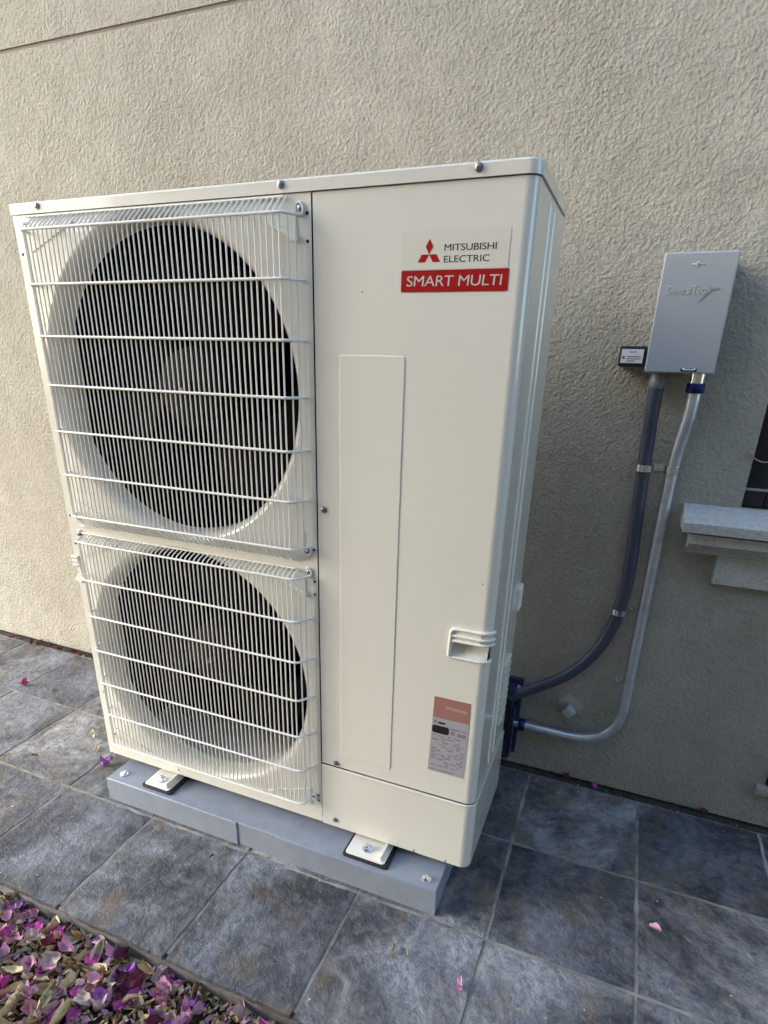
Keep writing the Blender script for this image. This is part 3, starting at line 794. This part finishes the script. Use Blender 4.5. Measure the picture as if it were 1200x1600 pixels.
for mi, m in enumerate(PET):
    for k in range(4):
        me = mesh_of(bract_mesh('b', random.uniform(.028, .046), random.uniform(.021, .032), random.uniform(-.4, .9), random.uniform(-.3, 1.0), mi*9+k), 'bract'); me.materials.append(m); BR.append((mi, me))
LV = []
for mi, m in enumerate(TAN):
    for k in range(4):
        me = mesh_of(bract_mesh('l', random.uniform(.030, .070), random.uniform(.011, .024), random.uniform(-.4, .6), random.uniform(.2, 1.1), 100+mi*9+k, 2.0), 'leaf'); me.materials.append(m); LV.append((mi, me))
ZM = -0.046
def heap(x, y):
    edge = max(0.0, 1-(-.383-y)/.08)
    return ZM + noise.noise(Vector((x*7, y*7, 3)))*.010 - .006*edge
# soil of the planting bed, uneven
bm = bmesh.new(); g = {}; nx, ny = 110, 30
for i in range(nx+1):
    for j in range(ny+1):
        x = X0+J0*A+(J1-J0)*A*i/nx; y = -.384-1.9*(j/ny)**1.6
        g[i, j] = bm.verts.new((x, y, heap(x, y)-.010+noise.noise(Vector((x*40, y*40, 0)))*.003))
for i in range(nx):
    for j in range(ny): bm.faces.new((g[i, j], g[i, j+1], g[i+1, j+1], g[i+1, j]))
bmesh.ops.recalc_face_normals(bm, faces=bm.faces); smooth(bm, 180)
tag(obj('planting_bed', bm, M['soil']), kind='structure')
# fine litter, beyond counting: shredded bark, leaf crumbs and far bracts
rl = random.Random(21)
lit = {k: ([], []) for k in range(4)}
def add_chip(key, p, L, W, yaw, pitch, roll):
    V, Fc = lit[key]; b = len(V); mt = Matrix.Translation(p) @ Matrix.Rotation(yaw, 4, 'Z') @ Matrix.Rotation(pitch, 4, 'Y') @ Matrix.Rotation(roll, 4, 'X')
    for x, y, z in ((-.5, -.4, 0), (.1, -.5, .12), (.5, 0, 0), (.05, .5, .10), (-.45, .35, .03)):
        V.append(mt @ Vector((x*L, y*W, z*W*1.2)))
    Fc.append((b, b+1, b+4)); Fc.append((b+1, b+3, b+4)); Fc.append((b+1, b+2, b+3))
for n_ in range(15000):
    dense = n_ < 9000
    x = rl.uniform(-.25, 1.15) if dense else rl.uniform(-2.3, 2.4); y = -.387-(rl.random()**1.1)*(.40 if dense else 1.5)
    key = rl.choices((0, 1, 2, 3), (6, 5, 4, 1.5))[0]
    L = rl.uniform(.006, .024) if key != 3 else rl.uniform(.012, .03)
    add_chip(key, (x, y, heap(x, y)+rl.uniform(-.006, .008)), L, L*rl.uniform(.2, .6), rl.uniform(0, 6.28), rl.uniform(-.7, .7), rl.uniform(-.8, .8))
for key, m in ((0, TAN[0]), (1, TAN[1]), (2, TAN[2]), (3, PET[2])):
    me = bpy.data.meshes.new('litter'); me.from_pydata(lit[key][0], [], lit[key][1]); me.materials.append(m)
    tag(obj('leaf_litter', me, m), ('straw-coloured', 'pale', 'dark brown', 'faded pink')[key]+' crumbled leaf litter covering the planting bed', 'leaf litter', kind='stuff')
# bracts lying one by one on the bed
def drop(name, me, x, y, z, tilt=.55):
    return obj(name, me, None, None, (x, y, z), (rl.uniform(-tilt, tilt), rl.uniform(-tilt, tilt), rl.uniform(0, 6.28)))
NAMES = ['magenta', 'purple', 'mauve', 'pink', 'faded pinkish', 'dark maroon']
cnt = 0
for n_ in range(225):
    u = rl.random()
    x = rl.uniform(.0, .90); y = -.398-(u**1.1)*.25
    wts = (4.6, 2.0, 2.4, 2.8, 2.4, 1.8)
    mi = rl.choices(range(6), wts)[0]
    me = rl.choice([m for k, m in BR if k == mi])
    o = drop('fallen_bract', me, x, y, heap(x, y)+rl.uniform(.004, .022))
    tag(o, NAMES[mi]+' fallen bract lying among the litter of the planting bed', 'bract', NAMES[mi]+' bracts on the planting bed')
LN = ['tan', 'straw-yellow', 'brown']
for n_ in range(140):
    x = rl.uniform(.0, .90); y = -.396-(rl.random()**1.1)*.25
    mi = rl.choices(range(3), (3, 3.4, 1.6))[0]
    me = rl.choice([m for k, m in LV if k == mi])
    o = drop('dry_leaf', me, x, y, heap(x, y)+rl.uniform(.004, .018))
    tag(o, LN[mi]+' dry curled leaf lying among the litter of the planting bed', 'leaf', LN[mi]+' leaves on the planting bed')
for k, (x, y, L, a) in enumerate(((.27, -.555, .16, 1.15), (.19, -.50, .09, .9), (.40, -.60, .12, 2.2), (.62, -.47, .08, 2.6), (.80, -.44, .07, 1.7))):
    d = Vector((math.cos(a), math.sin(a), 0))*L/2; c = Vector((x, y, heap(x, y)+.014))
    o = obj('twig', tube(catmull([c-d, c-d*.3+Vector((.003, -.004, .004)), c+d*.4, c+d], 4), .003, 7, True, lambda i: .0034-.0001*i), M['twig'])
    tag(o, ('long grey split twig lying in the litter at the left edge', 'short grey twig near the corner of the bed', 'grey twig lying askew among the bracts', 'thin grey twig lying near the paving edge', 'small twig lying at the right tip of the bed')[k], 'twig')
# single bracts and leaves on the tiles
def cluster(name, mi, x, y, n, z, lab, sc_=1.0):
    t = empty(name, (x, y, z))
    for k in range(n):
        me = BR[mi*4+(k % 4)][1]; a = 2*math.pi*k/n+mi
        o = obj('bract', me, None, t, (math.cos(a)*.011*sc_, math.sin(a)*.011*sc_, .008*sc_), (R(-25)*math.sin(a)+rl.uniform(-.3, .3), R(-40), a)); o.scale = (sc_*.75,)*3
    tag(t, lab, 'blossom')
cluster('fallen_blossom', 0, -.6976, .2662, 3, .002, 'dark magenta blossom lying on the slate at the far left', 1.05)
cluster('fallen_blossom', 1, -.0695, .0349, 3, .002, 'bright magenta blossom lying beside the corner of the grey pad', 1.1)
cluster('fallen_blossom', 2, 1.098, -.2074, 2, .002, 'pale mauve blossom lying on the slate in front of the pad', 1.0)
o = drop('fallen_bract', BR[13][1], 1.46, .0926, .006, .2); o.scale = (.7,)*3; tag(o, 'small rosy bract lying alone on the dark slate at the right', 'bract')
SM = [(-.1532, .0839, 0, .75, 'tan curled leaf on the slate just left of the unit'), (-.215, .125, 1, .55, 'small straw leaf scrap on the slate left of the unit'), (-.5783, .2804, 0, .6, 'tan leaf scrap on the slate near the far wall'),
      (.9463, -.1858, 1, .42, 'yellow leaf scrap on the pale slate in front of the pad'), (.972, -.178, 1, .30, 'tiny yellow crumb beside the yellow scrap on the slate'), (1.21, -.21, 1, .25, 'tiny yellow crumb near the lower edge of the slate'), (-.30, -.02, 2, .5, 'small brown stem on the slate far left'), (.44, -.13, 2, .4, 'small brown scrap on the slate before the pad')]
for x, y, mi, s, lab in SM:
    o = drop('dry_leaf', LV[mi*4+1][1], x, y, .005, .15); o.scale = (s,)*3; tag(o, lab, 'leaf')
# russet leaves caught in the gap along the wall
rr_ = random.Random(5); RUS = []
for k in range(3):
    me = mesh_of(bract_mesh('r', .030, .018, .3, .5, 300+k), 'russet'); me.materials.append(M['redleaf']); RUS.append(me)
for x in (-1.08, -.98, -.93, -.86, -.80, -.75, -.69, -.64, -.58, -.52, -.46):
    o = obj('dry_leaf', RUS[rr_.randrange(3)], None, None, (x+rr_.uniform(-.02, .02), .528+rr_.uniform(-.010, .008), .004), (rr_.uniform(-.4, .4), rr_.uniform(-.3, .3), rr_.uniform(0, 6)))
    o.scale = (rr_.uniform(.7, 1.2),)*3
    tag(o, 'russet dry leaf in the gap at the foot of the wall, left of the unit', 'leaf', 'russet leaves along the foot of the wall')
for (x, mi, lab) in ((1.303, 0, 'crushed magenta bract in the gap at the foot of the wall under the metal conduit'), (1.588, 5, 'dark red bract in the gap at the foot of the wall under the window'), (1.22, 5, 'dark maroon bract in the wall gap below the pipe plug')):
    o = drop('fallen_bract', BR[mi*4+2][1], x, .540, .006, .3); o.scale = (.75,)*3; tag(o, lab, 'bract')

# ------------------------------------------------------------------ bougainvillea tree added out of view to shade the wall from the sun
tr = empty('added_shade_tree', (-2.85, -2.6, -.07)); TO = Vector((-2.85, -2.6, -.07)); T_ = P(tr, TO)
tag(tr, 'tall bougainvillea tree with magenta bracts, added out of view to shade the wall', 'tree')
M['bark'] = grainy('bark', (0.10, 0.075, 0.05), (0.20, 0.16, 0.12), 25, relief=0.01)
gl_ = mat('bougainvillea_leaf', (0.055, 0.10, 0.03), 0.5); M['tleaf'] = gl_
tk = tube(catmull([(-2.85, -2.6, -.08), (-2.80, -2.62, .7), (-2.92, -2.55, 1.5), (-2.86, -2.6, 2.4), (-2.90, -2.6, 3.6)], 6), .09, 12, True, lambda i: .11-.0032*i)
limbs = [(-4.00, -2.3, 3.3), (-1.90, -2.9, 3.2), (-3.60, -2.9, 4.6), (-2.30, -2.3, 4.9), (-3.10, -2.2, 5.6), (-4.20, -2.7, 4.4), (-1.80, -2.5, 4.1)]
for k, (x, y, z) in enumerate(limbs):
    z0 = 1.3+.3*k
    join(tk, tube(catmull([(-2.88, -2.58, z0), ((x-2.88)/2+.05, (y-2.58)/2, (z+z0)/2+.2), (x, y, z)], 5), .03, 8, True, lambda i: .045-.0032*i))
T_('trunk', tk, M['bark'])
rt = random.Random(11); cents = [Vector(l) for l in limbs]+[Vector((-3.9, -2.6, 5.2)), Vector((-3.3, -2.6, 5.9)), Vector((-2.90, -2.6, 3.6)), Vector((-2.50, -2.6, 2.6)), Vector((-3.50, -2.5, 2.5))]
LVS = {0: ([], []), 1: ([], [])}
for n_ in range(12500):
    c = rt.choice(cents); d = Vector((rt.gauss(0, 1), rt.gauss(0, 1), rt.gauss(0, 1)))
    p = c+Vector((d.x*.42, d.y*.36, d.z*.44)); key = 1 if rt.random() < .16 else 0
    V, Fc = LVS[key]; b = len(V); L = rt.uniform(.06, .10); W = L*.62
    mt = Matrix.Translation(p) @ Matrix.Rotation(rt.uniform(0, 6.28), 4, 'Z') @ Matrix.Rotation(rt.uniform(-1.2, 1.2), 4, 'Y') @ Matrix.Rotation(rt.uniform(-1.2, 1.2), 4, 'X')
    for q in ((-.5, 0, 0), (0, -.5, .12), (.5, 0, 0), (0, .5, .12)): V.append(mt @ Vector((q[0]*L, q[1]*W, q[2]*W)) - TO)
    Fc.append((b, b+1, b+2)); Fc.append((b, b+2, b+3))
for key, nm, m in ((0, 'crown', M['tleaf']), (1, 'flowers', PET[0])):
    me = bpy.data.meshes.new(nm); me.from_pydata(LVS[key][0], [], LVS[key][1]); o = obj(nm, me, m, tr)

# ------------------------------------------------------------------ house added behind the viewer to keep low sky off the wall
nb = empty('added_shade_house', (2.6, -2.4, -.07)); NO = Vector((2.6, -2.4, -.07)); N_ = P(nb, NO)
tag(nb, 'unseen house with grey-brown lap siding, added to block low sky from the wall', 'house')
M['siding'] = grainy('siding', (0.34, 0.30, 0.24), (0.40, 0.355, 0.29), 12)
M['shingle'] = grainy('shingle', (0.07, 0.065, 0.06), (0.13, 0.12, 0.11), 30)
N_('wall', box(-2.0, 8.0, -5.4, -2.42, -.07, 3.0), M['siding'])
sb = prism([(-2.42, 0), (-2.385, 0), (-2.405, .165), (-2.42, .165)], -2.02, 8.02, 'X'); sb.transform(Matrix.Translation(-NO)); sbm = mesh_of(sb, 'siding_board'); sbm.materials.append(M['siding'])
for k in range(18): obj('siding_board', sbm, None, nb, (0, 0, .02+k*.165))
N_('roof', prism([(-5.8, 3.0), (-2.1, 3.0), (-2.1, 3.08), (-3.95, 4.3), (-5.8, 3.08)], -2.3, 8.3, 'X'), M['shingle'])

# even shading on bevelled sheet metal: flat faces keep flat normals
for o in list(bpy.data.objects):
    if o.type == 'MESH' and o.data.materials and o.data.materials[0] in (M['ivory'], M['ivory2'], M['pad'], M['boxgrey'], M['boxgrey2'], M['trim'], M['navy'], M['black']):
        wn = o.modifiers.new('weighted_normals', 'WEIGHTED_NORMAL'); wn.keep_sharp = True; wn.weight = 90

# grit and leaf crumbs strewn over the paving and along the foot of the wall
rg = random.Random(77); lit[9] = ([], []); lit[10] = ([], [])
for n_ in range(420):
    if n_ < 170: x, y = rg.uniform(-1.3, 2.0), .5265-abs(rg.gauss(0, .022))+.012
    else: x, y = rg.uniform(-1.3, 2.0), rg.uniform(-.37, .52)
    if PX0-.01 < x < PX1+.01 and PY0-.005 < y < PY1: continue
    L = rg.uniform(.002, .006)*(1.6 if rg.random() < .12 else 1)
    add_chip(rg.choice((9, 10)), (x, y, .0012), L, L*rg.uniform(.4, .9), rg.uniform(0, 6.28), rg.uniform(-.2, .2), rg.uniform(-.2, .2))
for key, m in ((9, TAN[1]), (10, TAN[2])):
    me = bpy.data.meshes.new('grit'); me.from_pydata(lit[key][0], [], lit[key][1])
    tag(obj('grit', me, m), ('pale crumbs' if key == 9 else 'dark brown crumbs')+' of leaf and grit strewn over the slate paving', 'grit', kind='stuff')
